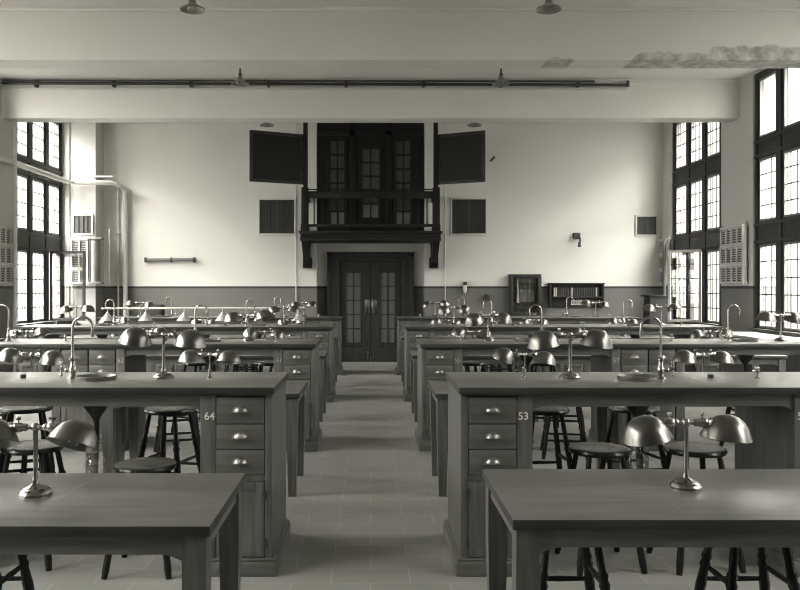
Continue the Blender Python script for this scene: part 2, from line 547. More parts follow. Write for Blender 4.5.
# ------------------------------------------------------------------ balcony
def balcony():
    t = thing('balcony', 'dark timber balcony with railings projecting over the double doors', 'balcony', (0, 15.1, 2.37))
    y0, y1 = -.45, .45
    m = MB()
    m.box(-1.30, 1.30, y0, y1 + .18, 0, .16)
    m.box(-1.33, 1.33, y0 - .03, y1, .12, .17, .006)
    m.box(-1.31, 1.31, y0 - .015, y1, -.01, .03, .006)
    obj('platform', m.mesh('platform', 'dark_x'), t)
    for s in (-1, 1):
        m = MB()
        m.box(s * 1.285, s * 1.155, y0, y0 + .13, .16, .98, .006)
        m.box(s * 1.295, s * 1.145, y0 - .01, y0 + .14, .16, .30, .006)
        m.box(s * 1.25, s * 1.17, y0 + .02, y0 + .10, .98, H - 2.37)
        obj('corner_post', m.mesh('corner_post', 'dark'), t)
        m = MB()
        m.prism([(y0 + .12, 0), (y0 + .26, 0), (y1 - .02, -.28), (y1 - .02, -.50), (y1 - .10, -.50)], 'X', s * 1.175, s * 1.295)
        m.box(s * 1.15, s * 1.32, y1 - .16, y1, -.50, -.30, .006)
        m.box(s * 1.18, s * 1.29, y1 - .10, y1, -.30, 0)
        obj('bracket', m.mesh('bracket', 'dark'), t)
    m = MB()
    m.box(-1.16, 1.16, y0 + .03, y0 + .10, .78, .91, .008)
    m.box(-1.16, 1.16, y0 + .045, y0 + .085, .935, .955)
    m.box(-1.16, 1.16, y0 + .04, y0 + .09, .25, .30, .004)
    for s in (-1, 1):
        m.box(s * 1.19, s * 1.25, y0 + .12, y1, .78, .91, .008); m.box(s * 1.20, s * 1.24, y0 + .12, y1, .25, .30)
        m.box(s * 1.205, s * 1.235, y0 + .12, y1, .935, .955)
    obj('handrail', m.mesh('handrail', 'dark_x'), t)
    me = MB().box(-.011, .011, -.011, .011, .30, .78).mesh('baluster', 'dark')
    n = 15
    for k in range(n):
        x = -1.05 + 2.1 * k / (n - 1)
        obj('baluster', me, t, (x, y0 + .065, 0))
    for s in (-1, 1):
        for k in range(4): obj('baluster', me, t, (s * 1.22, y0 + .25 + .16 * k, 0))
    me = MB().box(-.016, .016, -.016, .016, .16, .26).mesh('foot_block', 'dark')
    for x in (-.6, 0, .6): obj('foot_block', me, t, (x, y0 + .065, 0))
balcony()

def blackboard(s):
    lab = 'dark hinged blackboard swung out from the balcony post on the wall-pipe side' if s < 0 else 'dark hinged blackboard swung out from the balcony post on the glazed-case side'
    t = thing('blackboard', lab, 'blackboard', (s * 1.245, 14.72, 3.405), 0, 'hinged boards beside the balcony')
    L, h = (1.04 if s < 0 else .92), .93
    ang = math.atan2(-0.45, s * 0.93)
    t.rotation_euler = (0, 0, ang)
    obj('slate', MB().box(.06, L - .06, -.012, .012, .06, h - .06).mesh('slate', 'board'), t)
    m = MB()
    m.box(0, .06, -.02, .02, 0, h, .003); m.box(L - .06, L, -.02, .02, 0, h, .003)
    m.box(.06, L - .06, -.02, .02, 0, .06, .003); m.box(.06, L - .06, -.02, .02, h - .06, h, .003)
    obj('board_frame', m.mesh('board_frame', 'door'), t)
    for z in (.15, h - .2): obj('hinge', MB().box(-.04, .03, -.026, .026, z, z + .06, .003).mesh('hinge', 'iron'), t)
blackboard(-1); blackboard(1)

# ------------------------------------------------------------------ wall fittings
def vent(x0, x1, z0, z1, y, label, bars=9, frame='white'):
    t = thing('ventilation_grille', label, 'vent', ((x0 + x1) / 2, y, z0), 0, 'wall ventilation grilles')
    w = (x1 - x0) / 2; h = z1 - z0; f = .03
    m = MB()
    m.box(-w, -w + f, -.035, 0, 0, h, .003); m.box(w - f, w, -.035, 0, 0, h, .003)
    m.box(-w + f, w - f, -.035, 0, 0, f, .003); m.box(-w + f, w - f, -.035, 0, h - f, h, .003)
    obj('vent_frame', m.mesh('vent_frame', frame), t)
    m = MB()
    m.box(-w + f, w - f, -.012, -.004, f, h - f)
    for k in range(bars):
        x = -w + f + (2 * w - 2 * f) * (k + .5) / bars
        m.box(x - .008, x + .008, -.028, -.012, f, h - f)
    m.box(-.015, .015, -.03, -.012, f, h - f)
    obj('grille', m.mesh('grille', 'grille'), t)
vent(-2.21, -1.47, 2.52, 3.24, YB, 'white framed square wall grille below the blackboard on the wall-pipe side', 12)
vent(1.57, 2.29, 2.52, 3.25, YB, 'white framed square wall grille below the blackboard on the glazed-case side', 12)
vent(5.20, 5.64, 2.50, 2.91, YB, 'small white framed dark grille high beside the open leaded casement', 16)
vent(-5.69, -5.29, 2.49, 2.89, 15.10, 'small framed grille on the corner pillar above the slatted radiator', 2)

def radiator(loc, rotz, w, label, secs=3, h=.90, cols=4):
    t = thing('wall_radiator', label, 'radiator', loc, rotz, 'slatted wall radiators')
    for k in range(secs):
        z0 = h * k / secs
        hs = h / secs
        m = MB()
        m.box(-w / 2, w / 2, -.07, -.055, z0 + .03, z0 + hs - .03)
        m.box(-w / 2 - .02, w / 2 + .02, -.10, 0, z0 + hs - .035, z0 + hs + .0, .008)
        m.box(-w / 2 - .02, w / 2 + .02, -.10, 0, z0, z0 + .03, .008)
        bw = .022 if cols > 2 else .014
        for c in range(cols + 1):
            x = -w / 2 + w * c / cols
            m.box(x - bw, x + bw, -.092, -.055, z0 + .03, z0 + hs - .035)
        obj('radiator_section', m.mesh('radiator_section', 'radiator'), t)
        m = MB(); n = 6
        for c in range(cols):
            xa = -w / 2 + w * c / cols + bw + .003; xb = -w / 2 + w * (c + 1) / cols - bw - .003
            for q in range(n):
                z = z0 + .04 + (hs - .085) * q / n
                m.box(xa, xb, -.076, -.07, z, z + (hs - .085) / n * .55)
        obj('radiator_slot', m.mesh('radiator_slot', 'slot'), t)
    m = MB()
    for s in (-1, 1): m.cyl((s * (w / 2 + .03), -.05, -.02), (s * (w / 2 + .03), -.05, h + .05), .016)
    obj('radiator_pipe', m.mesh('radiator_pipe', 'radiator'), t)
radiator((5.74, 12.40, 1.55), PI / 2 * -1, .74, 'white slatted radiator hung on the pier beside the gooseneck tap')
radiator((-5.74, 12.25, 1.55), PI / 2, .74, 'white slatted radiator on the pier at the frame edge beside the pipes')
radiator((-5.53, 15.10, 1.56), 0, .30, 'narrow white slatted radiator on the corner pillar behind the open casement', 3, .86, 2)
radiator((5.74, 15.30, 1.55), -PI / 2, .36, 'narrow slatted radiator in the corner beside the open leaded casement', 3, .88, 2)

def arc(c, r, a0, a1, n, plane='XZ'):
    out = []
    for i in range(n + 1):
        a = a0 + (a1 - a0) * i / n
        if plane == 'XZ': out.append((c[0] + r * math.cos(a), c[1], c[2] + r * math.sin(a)))
    return out

def one(name, me, label, cat, loc=(0, 0, 0), group=None):
    return tag(obj(name, me, None, loc), label, cat, group)

# steam pipe along the window wall, across the pillar, down the back wall
one('steam_pipe', MB().tube([(-5.69, 8.9, 3.48), (-5.69, 14.9, 3.48), (-5.60, 15.0, 3.48), (-4.95, 15.03, 3.48), (-4.86, 15.1, 3.47), (-4.80, 15.40, 3.42), (-4.79, 15.46, 3.34), (-4.79, 15.46, 0.0)], .045, 12).mesh('steam_pipe', 'cream'),
    'thick pale pipe crossing the corner pillar then running down the back wall', 'pipe')
one('riser_pipe', MB().tube([(-5.585, 12.42, 0.0), (-5.585, 12.42, 4.13)], .032, 12).mesh('riser_pipe', 'cream'),
    'vertical pale riser pipe on the pier beside the window at the frame edge', 'pipe')
m = MB().tube([(-4.95, 15.52, 0.0), (-4.95, 15.52, 3.45)], .018, 8)
for z in (1.75, 2.55, 3.2): m.box(-4.985, -4.915, 15.49, 15.55, z, z + .04, .004)
one('conduit', m.mesh('conduit', 'cream'), 'thin clipped conduit beside the thick pipe on the back wall', 'pipe')
one('pipe_stub', MB().tube([(-5.30, 15.05, 3.60), (-4.92, 15.05, 3.60)], .018, 8).mesh('pipe_stub', 'cream'), 'short thin pipe just above the thick pipe on the corner pillar', 'pipe')
m = MB().cyl((-5.22, 15.02, 1.60), (-5.22, 15.02, 2.40), .085, None, 16)
m.box(-5.33, -5.08, 14.92, 15.10, 2.40, 2.44, .006); m.box(-5.33, -5.08, 14.92, 15.10, 1.56, 1.60, .006)
one('expansion_tank', m.mesh('expansion_tank', 'lead'), 'upright grey cylinder between two brackets beside the corner pillar radiator', 'tank')
one('conduit', MB().tube([(-5.02, 15.2, 1.55), (-5.02, 15.2, 2.62)], .014, 8).mesh('thin_pipe', 'cream'), 'thin upright pipe on the pillar edge beside the grey cylinder', 'pipe')
for s, w_ in ((-1, 'wall-pipe'), (1, 'glazed-case')):
    one('conduit', MB().tube([(s * 1.465, 15.53, .0), (s * 1.465, 15.53, H)], .009, 8).mesh('conduit', 'white'),
        'thin white conduit dropping beside the balcony bracket, %s side' % w_, 'pipe', (0, 0, 0), 'conduits flanking the balcony')
one('riser_pipe', MB().tube([(5.60, 15.08, 0), (5.60, 15.08, 2.30), (5.61, 15.11, 2.36), (5.66, 15.14, 2.37)], .035, 12).mesh('riser_pipe', 'grille'),
    'dark upright pipe beside the open leaded casement in the corner', 'pipe')
# two pipes on the face of the far beam
m = MB().tube([(-5.7, 12.24, 4.655), (3.98, 12.24, 4.625)], .022, 8)
m.cyl((3.98, 12.24, 4.60), (3.98, 12.24, 4.69), .026)
for k in range(8): m.box(-5.2 + 1.2 * k, -5.16 + 1.2 * k, 12.22, 12.30, 4.60 , 4.69)
one('ceiling_pipe', m.mesh('ceiling_pipe', 'iron'), 'long dark pipe along the top of the far ceiling beam', 'pipe')
m = MB().tube([(-5.7, 12.25, 4.70), (3.47, 12.25, 4.685)], .014, 8)
one('ceiling_pipe', m.mesh('ceiling_pipe', 'grille'), 'thinner pipe running just above the dark pipe on the far beam', 'pipe')
m = MB().box(-5.7, 3.98, 12.27, 12.30, 4.565, 4.59)
struct('trim_3', m.mesh('batten', 'white'))

# rolled chart
t = thing('rolled_wall_chart', 'narrow rolled chart held by clips high on the pale back wall', 'rolled chart', (-3.935, YB - .05, 2.03))
obj('roll', MB().cyl((-.49, 0, 0), (.49, 0, .012), .032, None, 14).mesh('roll', 'lead'), t)
for x in (-.49, 0.02, .46): obj('clip', MB().box(x, x + .03, -.042, .05, -.045, .05, .004).mesh('clip', 'iron'), t)

# bracket lamp + hook
t = thing('wall_bracket_lamp', 'small dark bracket lamp fixed on the pale back wall above the specimen rack', 'wall lamp', (4.04, YB, 2.45))
obj('back_box', MB().box(-.065, .065, -.08, 0, 0, .11, .006).mesh('back_box', 'grille'), t)
obj('bent_arm', MB().tube([(0.02, -.06, .05), (.05, -.12, .0), (.045, -.13, -.06), (.03, -.13, -.09)], .02, 8).mesh('bent_arm', 'iron'), t)
obj('bulb_holder', MB().cyl((.03, -.13, -.17), (.03, -.13, -.08), .035, .028).mesh('bulb_holder', 'iron'), t)
t = thing('wall_hook', 'small dark hook on the back wall beside the glazed-case side blackboard', 'hook', (2.36, YB, 3.98))
obj('hook_arm', MB().tube([(0, 0, 0), (0, -.10, 0), (.03, -.13, .03), (.05, -.12, .06)], .022, 8).mesh('hook_arm', 'iron'), t)

# glazed notice case
t = thing('display_case', 'tall dark glazed case on the back wall holding pale papers', 'display case', (3.02, YB, .93))
W, Hh = .31, .82
m = MB()
m.box(-W, -W + .07, -.14, 0, 0, Hh, .004); m.box(W - .07, W, -.14, 0, 0, Hh, .004)
m.box(-W + .07, W - .07, -.14, 0, 0, .07, .004); m.box(-W + .07, W - .07, -.14, 0, Hh - .07, Hh, .004)
m.box(-W + .07, W - .07, -.02, 0, .07, Hh - .07)
obj('case_frame', m.mesh('case_frame', 'door'), t)
obj('case_pane', MB().box(-W + .07, W - .07, -.125, -.12, .07, Hh - .07).mesh('case_pane', 'case_glass'), t)
obj('pinned_sheet', MB().box(-.10, .19, -.03, -.025, .28, .52).mesh('pinned_sheet', 'oldpaper'), t)
obj('pinned_sheet', MB().box(-.12, .20, -.03, -.025, .66, .74).mesh('pinned_sheet', 'oldpaper'), t)
obj('hanging_strip', MB().prism([(-.165, .26), (-.11, .26), (-.115, .5), (-.135, .72), (-.15, .72), (-.145, .45)], 'Y', -.06, -.04).mesh('hanging_strip', 'paper'), t)['label'] = 'white strip hanging inside'

# specimen rack
t = thing('specimen_rack', 'wide dark wall rack of upright tubes with a small paper sign', 'rack', (4.025, YB, 1.10))
m = MB()
m.box(-.535, .535, -.02, 0, 0, .475)
m.box(-.545, .545, -.14, 0, .455, .48, .004); m.box(-.535, -.50, -.12, 0, 0, .455, .004); m.box(.50, .535, -.12, 0, 0, .455, .004)
m.box(-.50, .50, -.12, 0, .19, .215, .003); m.box(-.5, .5, -.03, -.02, 0, .19, .003)
obj('rack_body', m.mesh('rack_body', 'door'), t)
tube_me = {k: MB().cyl((0, 0, 0), (0, 0, .17), .012, .014, 8).mesh('tube', k) for k in ('grille', 'paper')}
for k in range(26):
    obj('specimen_tube', tube_me['paper' if k in (0, 1, 10, 24) else 'grille'], t, (-.43 + .86 * k / 25, -.07, .218))
sg = obj('paper_sign', MB().box(-.09, .13, -.035, -.03, .045, .15).mesh('paper_sign', 'paper'), t)
sg['label'] = 'small pale lettered sign'
m = MB()
for k, x in enumerate((-.055, -.015, .03, .075)):
    m.box(x - .010, x - .005, -.037, -.035, .07, .12); m.box(x + .005, x + .010, -.037, -.035, .07, .12)
    m.box(x - .010, x + .010, -.037, -.035, .09 + .012 * (k % 3 - 1), .097 + .012 * (k % 3 - 1))
obj('sign_lettering', m.mesh('sign_lettering', 'iron'), sg)

# white hanging flask/thermometer and small switch box
t = thing('wall_dispenser', 'small white bottle hung under a dark holder on the dado', 'dispenser', (1.85, YB, 1.38))
obj('bottle', MB().lathe([(0, 0), (.02, .01), (.038, .07), (.038, .15), (.02, .165), (0, .165)], 12, Matrix.Translation((0, -.06, 0))).mesh('bottle', 'white'), t)
obj('holder', MB().box(-.035, .035, -.10, 0, .155, .225, .005).mesh('holder', 'iron'), t)
t = thing('switch_box', 'small dark square switch box on the dado above a gooseneck tap', 'switch box', (2.29, YB, 1.24))
obj('box_body', MB().box(-.055, .055, -.06, 0, 0, .10, .006).mesh('box_body', 'iron'), t)
obj('box_cap', MB().lathe([(.05, 0), (.045, .02), (0, .03)], 12, Matrix.Translation((0, -.03, .10))).mesh('box_cap', 'grille'), t)

# dark tapering stand in the corner
t = thing('pedestal_stand', 'dark tapering cabinet stand with overhanging lid in the rear corner', 'stand', (5.36, 14.75, 0))
m = MB()
b0, b1, hz = .27, .20, 1.32
vs = [(-b0, -.2, 0), (b0, -.2, 0), (b0, .2, 0), (-b0, .2, 0), (-b1, -.16, hz), (b1, -.16, hz), (b1, .16, hz), (-b1, .16, hz)]
bv = [m.bm.verts.new(v) for v in vs]
for f in ((0, 1, 2, 3), (4, 5, 6, 7), (0, 1, 5, 4), (1, 2, 6, 5), (2, 3, 7, 6), (3, 0, 4, 7)): m.bm.faces.new([bv[i] for i in f])
obj('tapered_body', m.mesh('tapered_body', 'dark'), t)
obj('lid', MB().box(-.26, .26, -.2, .2, hz, hz + .035, .008).mesh('lid', 'dark_x'), t)

# ------------------------------------------------------------------ ceiling lamps
cl_stem = MB().lathe([(0.045, .45), (.045, .435), (.012, .42), (.012, .16), (.022, .15), (.024, .11), (0, .11)], 14).mesh('lamp_stem', 'iron')
cl_shade = MB().shell([(.022, .115), (.035, .09), (.045, .06), (.085, .035), (.122, .018), (.124, .0), (.118, .004), (.08, .026), (.04, .05), (.02, .10)], 26).mesh('lamp_shade', 'greylamp')
cl_bulb = MB().sphere((0, 0, .018), .062, 16, .5).mesh('lamp_bulb', 'jar')
for y, wy in ((7.95, 'hanging nearest the camera before the stained beam'), (10.85, 'hanging between the two visible beams'), (13.65, 'hanging above a blackboard behind the far beam')):
    for s, w_ in ((-1, 'wall-pipe'), (1, 'glazed-case')):
        wy2 = wy.replace('nearest the camera ', '')
        t = thing('ceiling_lamp', 'small flared ceiling lamp %s, %s side' % (wy2, w_), 'ceiling lamp', (s * 1.79, y, 4.28), 0, 'flared ceiling lamps')
        obj('lamp_stem', cl_stem, t); obj('lamp_shade', cl_shade, t); obj('lamp_bulb', cl_bulb, t)

# ------------------------------------------------------------------ benches
ROW0, PITCH = 4.07, 3.12
DEP, TOPZ = 0.745, 0.98
THK = .038
BL = 4.16
ROWW = ['front', 'second', 'third', 'rear']
SIDEW = {-1: 'wall-pipe', 1: 'glazed-case'}
XA = {-1: -0.498, 1: 0.455}
NUM = {(-1, 0, 0): '64', (-1, 0, 1): '63', (1, 0, 0): '53', (1, 0, 1): '54', (-1, 1, 0): '61', (-1, 1, 1): '62', (1, 1, 0): '56', (1, 1, 1): '57'}

_bm = {}
def cached(key, fn):
    if key not in _bm: _bm[key] = fn()
    return _bm[key]

cup_me = MB()
for i in range(1):
    prof = []
    m = cup_me
    # half-dome cup pull: quarter sphere shell plus back flange
    segs = 12
    def dome(r, dep, hz):
        rows = []
        for a in range(7):
            th = PI / 2 * a / 6
            rows.append([m.bm.verts.new((r * math.cos(PI * b / segs) * math.cos(th) if True else 0, -dep * math.sin(th) , hz * math.sin(PI * b / segs) * math.cos(th))) for b in range(segs + 1)])
        return rows
    rows = dome(.036, .026, .030)
    for a, b in zip(rows[:-1], rows[1:]):
        for k in range(segs):
            try:
                f = m.bm.faces.new((a[k], a[k + 1], b[k + 1], b[k])); f.smooth = True
            except ValueError: pass
    bmesh.ops.remove_doubles(m.bm, verts=m.bm.verts[:], dist=1e-5)
    m.prism([(.046 * math.cos(PI * b / 12), .036 * math.sin(PI * b / 12) - .004) for b in range(13)], 'Y', -.003, 0)
    m.box(-.046, .046, -.004, 0, -.006, 0)
cup_mesh = cup_me.mesh('cup_pull', 'cup')
knob_mesh = MB().lathe([(.006, 0), (.006, .012), (.014, .018), (.013, .026), (0, .03)], 12, Matrix.Rotation(PI / 2, 4, 'X')).mesh('knob', 'iron')

hinge_mesh = MB().box(-.006, .006, -.008, .004, 0, .05, .002).mesh('hinge', 'iron')

def drawer_me(w, h):
    return cached(('dr', round(w, 3), round(h, 3)), lambda: MB().box(-w / 2, w / 2, -.016, 0.02, 0, h, .004).mesh('drawer', 'oak_x'))
def cupdoor_me(w, h):
    def fn():
        m = MB(); f = .045
        m.box(-w / 2, -w / 2 + f, -.014, .02, 0, h, .003); m.box(w / 2 - f, w / 2, -.014, .02, 0, h, .003)
        m.box(-w / 2 + f, w / 2 - f, -.014, .02, 0, f, .003); m.box(-w / 2 + f, w / 2 - f, -.014, .02, h - f, h, .003)
        m.box(-w / 2 + f, w / 2 - f, -.010, .02, f, h - f)
        return m.mesh('cupboard_door', 'oak')
    return cached(('cd', round(w, 3), round(h, 3)), fn)

def pedestal(root, s, u0, u1, bays, stiles, plinth_ends, side, label=None):
    """bays: list of (u centre, width); stiles: (u0,u1) uprights"""
    y0, y1 = .035, DEP - .035
    def fn():
        m = MB()
        m.box(s * u0, s * u1, y0 + .022, y1, .075, TOPZ - THK)
        for a, b in stiles: m.box(s * a, s * b, y0 - .004, y0 + .022, .075, TOPZ - THK, .003)
        for a, w in bays:
            m.box(s * (a - w / 2), s * (a + w / 2), y0 + .004, y0 + .022, .930, TOPZ - THK)
            m.box(s * (a - w / 2), s * (a + w / 2), y0 + .002, y0 + .022, .49, .522)
        return m.mesh('carcass', 'oak')
    p = obj('pedestal', cached(('ped', s, u0), fn), root)
    def fp():
        m = MB()
        a = u0 - (.025 if plinth_ends[0] else .012); b = u1 + (.025 if plinth_ends[1] else .012)
        m.box(s * a, s * b, y0 - .025, y1 + .025, 0, .075, .004)
        m.box(s * (a + .008), s * (b - .008), y0 - .017, y1 + .017, .075, .092, .005)
        return m.mesh('plinth', 'oak_x')
    obj('plinth', cached(('pl', s, u0), fp), p)
    for a, w in bays:
        for z0, h in ((.788, .138), (.656, .128), (.524, .128)):
            d = obj('drawer', drawer_me(w - .006, h), root, (s * a, y0 + .01, z0))
            obj('cup_pull', cup_mesh, d, (0, -.016, h * .46))
        d = obj('cupboard_door', cupdoor_me(w - .006, .39), root, (s * a, y0 + .008, .097))
        if len(bays) > 1: obj('knob', knob_mesh, d, (-s * (w / 2 - .03), -.014, .34))
        else:
            for hz in (.05, .30): obj('hinge', hinge_mesh, d, (-s * (w / 2) if u0 < 1 else s * (w / 2), -.012, hz))
    return p

def apron_me(s, ua, ub, y0, y1, zt, zb, drop):
    def fn():
        m = MB()
        w = ub - ua; n = 8; r = .07
        pts = [(s * ua, zt), (s * ub, zt), (s * ub, zb - drop)]
        pts += [(s * (ub - r * k / n), zb - drop * (1 - math.sin(PI / 2 * k / n))) for k in range(1, n + 1)]
        pts += [(s * (ua + r * k / n), zb - drop * (1 - math.sin(PI / 2 * k / n))) for k in range(n, 0, -1)]
        pts += [(s * ua, zb - drop)]
        m.prism(pts, 'Y', y0, y1)
        return m.mesh('apron', 'oak_x')
    return cached(('ap', s, ua, ub, y0, zt), fn)

def bench(s, r):
    y = ROW0 + PITCH * r
    num = NUM.get((s, r, 0))
    lab = 'long oak laboratory bench%s, %s row on the %s side' % (' numbered ' + num if num and r == 0 else '', ROWW[r], SIDEW[s])
    b = thing('laboratory_bench', lab, 'bench', (XA[s], y, 0), 0, 'laboratory benches')
    obj('worktop', cached(('wt', s), lambda: MB().box(0, s * BL, 0, DEP, TOPZ - THK, TOPZ, .006).mesh('worktop', 'top', 'edge')), b)
    # aisle pedestal, double centre pedestal, window end pedestal
    pedestal(b, s, .013, .385, [(.1775, .255)], [(.013, .05), (.305, .385)], (True, False), s)
    pedestal(b, s, 1.745, 2.415, [(1.955, .245), (2.205, .245)], [(1.745, 1.825), (2.335, 2.415)], (False, False), s)
    pedestal(b, s, 3.775, 4.147, [(3.9825, .255)], [(3.775, 3.855), (4.11, 4.147)], (False, True), s)
    for ua, ub in ((.385, 1.745), (2.415, 3.775)):
        obj('apron', apron_me(s, ua, ub, .045, .065, TOPZ - THK, .877, .028), b)
        obj('apron', apron_me(s, ua, ub, DEP - .065, DEP - .045, TOPZ - THK, .877, .028), b)
    for q, u in ((0, .337), (1, 1.785)):
        nm = NUM.get((s, r, q))
        if nm:
            o = obj('number', cached(('n', nm), lambda: text_mesh(nm, .056, 'ink' if r == 0 else 'dimink')), b, (s * u, .029, .826))
            o['label'] = 'white painted number'
    return b

BENCH = {}
for s in (-1, 1):
    for r in range(4): BENCH[(s, r)] = bench(s, r)

# ------------------------------------------------------------------ low tables
TZ = 0.74
def low_table(s, x_in, x_out, y, label, seam=False):
    w = abs(x_out - x_in)
    t = thing('work_table', label, 'table', (x_in, y, 0), 0, 'low work tables')
    D = .72
    obj('table_top', cached(('tt', s, round(w, 2)), lambda: MB().box(0, s * w, 0, D, TZ - .036, TZ, .005).mesh('table_top', 'top', 'edge')), t)
    L = .078; i = .014
    def leg():
        m = MB()
        a, b = L / 2, L / 2 - .012
        z1 = TZ - .036
        v = [m.bm.verts.new(c) for c in ((-b, -b, 0), (b, -b, 0), (b, b, 0), (-b, b, 0), (-a, -a, .45), (a, -a, .45), (a, a, .45), (-a, a, .45), (-a, -a, z1), (a, -a, z1), (a, a, z1), (-a, a, z1))]
        m.bm.faces.new(v[0:4]); m.bm.faces.new(v[8:12])
        for k in (0, 4):
            for q in range(4): m.bm.faces.new((v[k + q], v[k + (q + 1) % 4], v[k + 4 + (q + 1) % 4], v[k + 4 + q]))
        return m.mesh('leg', 'oak')
    lm = cached('tleg', leg)
    for xx in (i + L / 2, w - i - L / 2):
        for yy in (i + L / 2, D - i - L / 2): obj('leg', lm, t, (s * xx, yy, 0))
    for ya in (i + .010, D - i - .030):
        obj('apron', apron_me(s, i + L, w - i - L, ya, ya + .02, TZ - .036, .642, .022), t)
    rm = cached(('sr', s, round(w, 2)), lambda: MB().box(-.01, .01, i + L, D - i - L, .645, TZ - .036).mesh('side_rail', 'oak_x'))
    for xx in (i + .02, w - i - .02): obj('side_rail', rm, t, (s * xx, 0, 0))
    if seam:
        o = obj('joint_line', MB().box(s * .588, s * .590, .004, D - .004, TZ - .002, TZ + .0004).mesh('joint_line', 'greypaper'), t)
        o['label'] = 'pale joint line across the top'
TY = {-1: 2.50, 1: 2.57}
for s in (-1, 1):
    xi = {-1: -.508, 1: .462}[s]
    low_table(s, xi, xi + s * 1.42, TY[s], 'low oak work table at the very front before the front bench, %s side' % SIDEW[s], True)
    for k in range(3):
        low_table(s, xi, xi + s * 1.42, 2.50 + PITCH * (k + 1), 'low oak work table behind the %s bench beside the aisle, %s side' % (ROWW[k], SIDEW[s]))
        xm = xi + s * 1.435
        low_table(s, xm, xm + s * 1.335, 2.50 + PITCH * (k + 1), 'low oak work table behind the %s bench, middle one of its row, %s side' % (ROWW[k], SIDEW[s]))
        if k == 0 and s < 0: continue
        xo = xi + s * 2.79
        low_table(s, xo, xo + s * 1.36, 2.50 + PITCH * (k + 1), 'low oak work table behind the %s bench towards the windows, %s side' % (ROWW[k], SIDEW[s]))

# ------------------------------------------------------------------ desk lamps
lb = MB().lathe([(0, 0), (.056, 0), (.058, .010), (.053, .018), (.047, .020), (.043, .026), (.024, .032), (.013, .040), (.011, .055), (0, .055)], 24).mesh('lamp_base', 'brass')
lp = MB().cyl((0, 0, .05), (0, 0, .236), .0088, None, 12).mesh('post', 'brass')
m = MB().tube([(-.085, 0, .245), (.085, 0, .245)], .0075, 10)
m.sphere((0, 0, .245), .017)
m.sphere((-.045, 0, .245), .012); m.sphere((.045, 0, .245), .012)
lc = m.mesh('crossarm', 'nickel')
rx = Matrix.Rotation(PI / 2, 4, 'Y')
lso = MB().lathe([(0, 0), (.012, 0), (.015, .006), (.014, .016), (.018, .022), (.019, .044), (.015, .05), (.021, .056), (.020, .068), (0, .068)], 14, rx).mesh('socket', 'nickel')
lk = MB().cyl((0, 0, 0), (0, 0, .016), .003).box(-.011, .011, -.002, .002, .014, .026, .001).mesh('switch_key', 'nickel')
prof_o = [(.0, .088), (.02, .087), (.041, .080), (.060, .066), (.075, .045), (.085, .021), (.093, .0)]
prof_i = [(r - .003 if r > .01 else r, z - .003) for r, z in prof_o[::-1]]
lsh = MB().shell(prof_o + prof_i, 28).mesh('lamp_shade', 'shade')
lbu = MB().lathe([(0, -.045), (.02, -.04), (.028, -.02), (.022, .01), (.012, .03), (0, .03)], 12).mesh('bulb', 'jar')

def desk_lamp(x, y, z, label, rotz=0.0, tilts=(0.0, 0.0), group='twin-shade desk lamps', lean=(0, 0)):
    t = thing('desk_lamp', label, 'lamp', (x, y, z), rotz, group)
    obj('lamp_base', lb, t); obj('post', lp, t); obj('crossarm', lc, t)
    for k, sd in enumerate((-1, 1)):
        obj('socket', lso, t, (sd * .030, 0, .245), (0, 0, 0 if sd > 0 else PI))
        obj('switch_key', lk, t, (sd * .062, 0, .258), (0, 0, random.uniform(0, 3)))
        piv = Vector((sd * .10, 0, .245))
        R = Matrix.Rotation(tilts[k], 3, 'Y') @ Matrix.Rotation(lean[k], 3, 'X')
        c = piv + R @ (Vector((sd * .155, 0, .192)) - piv)
        sh = obj('lamp_shade', lsh, t, c, R.to_euler())
        obj('bulb', lbu, sh, (0, 0, .042))

U_LAMP, U_TAP, U_SINK = .675, 1.185, 1.06
CEN = BL / 2
lamp_tilt = {(-1, 0): (.0, (.16, .1), (.15, .1)), (1, 0): (.0, (-.15, .12), (.12, .12))}
for s in (-1, 1):
    for r in range(4):
        y = ROW0 + PITCH * r
        for q, u in ((0, U_LAMP), (1, BL - U_LAMP)):
            if r == 0 and q == 1: continue
            rz, tl, ln = 0.0, (random.uniform(-.35, .35), random.uniform(-.35, .35)), (random.uniform(-.2, .4), random.uniform(-.2, .4))
            rz = random.uniform(-.25, .25)
            if r == 0: rz, tl, ln = lamp_tilt[(s, 0)]
            desk_lamp(XA[s] + s * u, y + (.27 if (s, r, q) == (-1, 3, 1) else .41), TOPZ, 'twin-shade metal lamp on the %s bench, %s side, %s' % (ROWW[r], SIDEW[s], 'aisle half' if q == 0 else 'window half'), rz, tl, 'twin-shade desk lamps', ln)
desk_lamp(-1.220, 2.88, TZ, 'twin-shade metal lamp on the frontmost low table, wall-pipe side', 0.0, (-.1, .22), 'twin-shade desk lamps', (-.35, -.42))
desk_lamp(1.188, 2.98, TZ, 'twin-shade metal lamp on the frontmost low table, glazed-case side', 0.0, (-.18, .08), 'twin-shade desk lamps', (.05, 0))
for s in (-1, 1):
    for k in range(3):
        for q in (0, 1, 2):
            if k == 0 and q == 1: continue
            xi = {-1: -.508, 1: .462}[s]
            x = xi + s * (.71, 3.45, 2.06)[q]
            desk_lamp(x, 2.88 + PITCH * (k + 1), TZ, 'twin-shade metal lamp on the low table behind the %s bench, %s side, %s' % (ROWW[k], SIDEW[s], ('aisle end', 'window end', 'middle')[q]),
                      random.uniform(-.3, .3), (random.uniform(-.3, .3), random.uniform(-.3, .3)), 'twin-shade desk lamps', (random.uniform(-.2, .4), random.uniform(-.2, .4)))

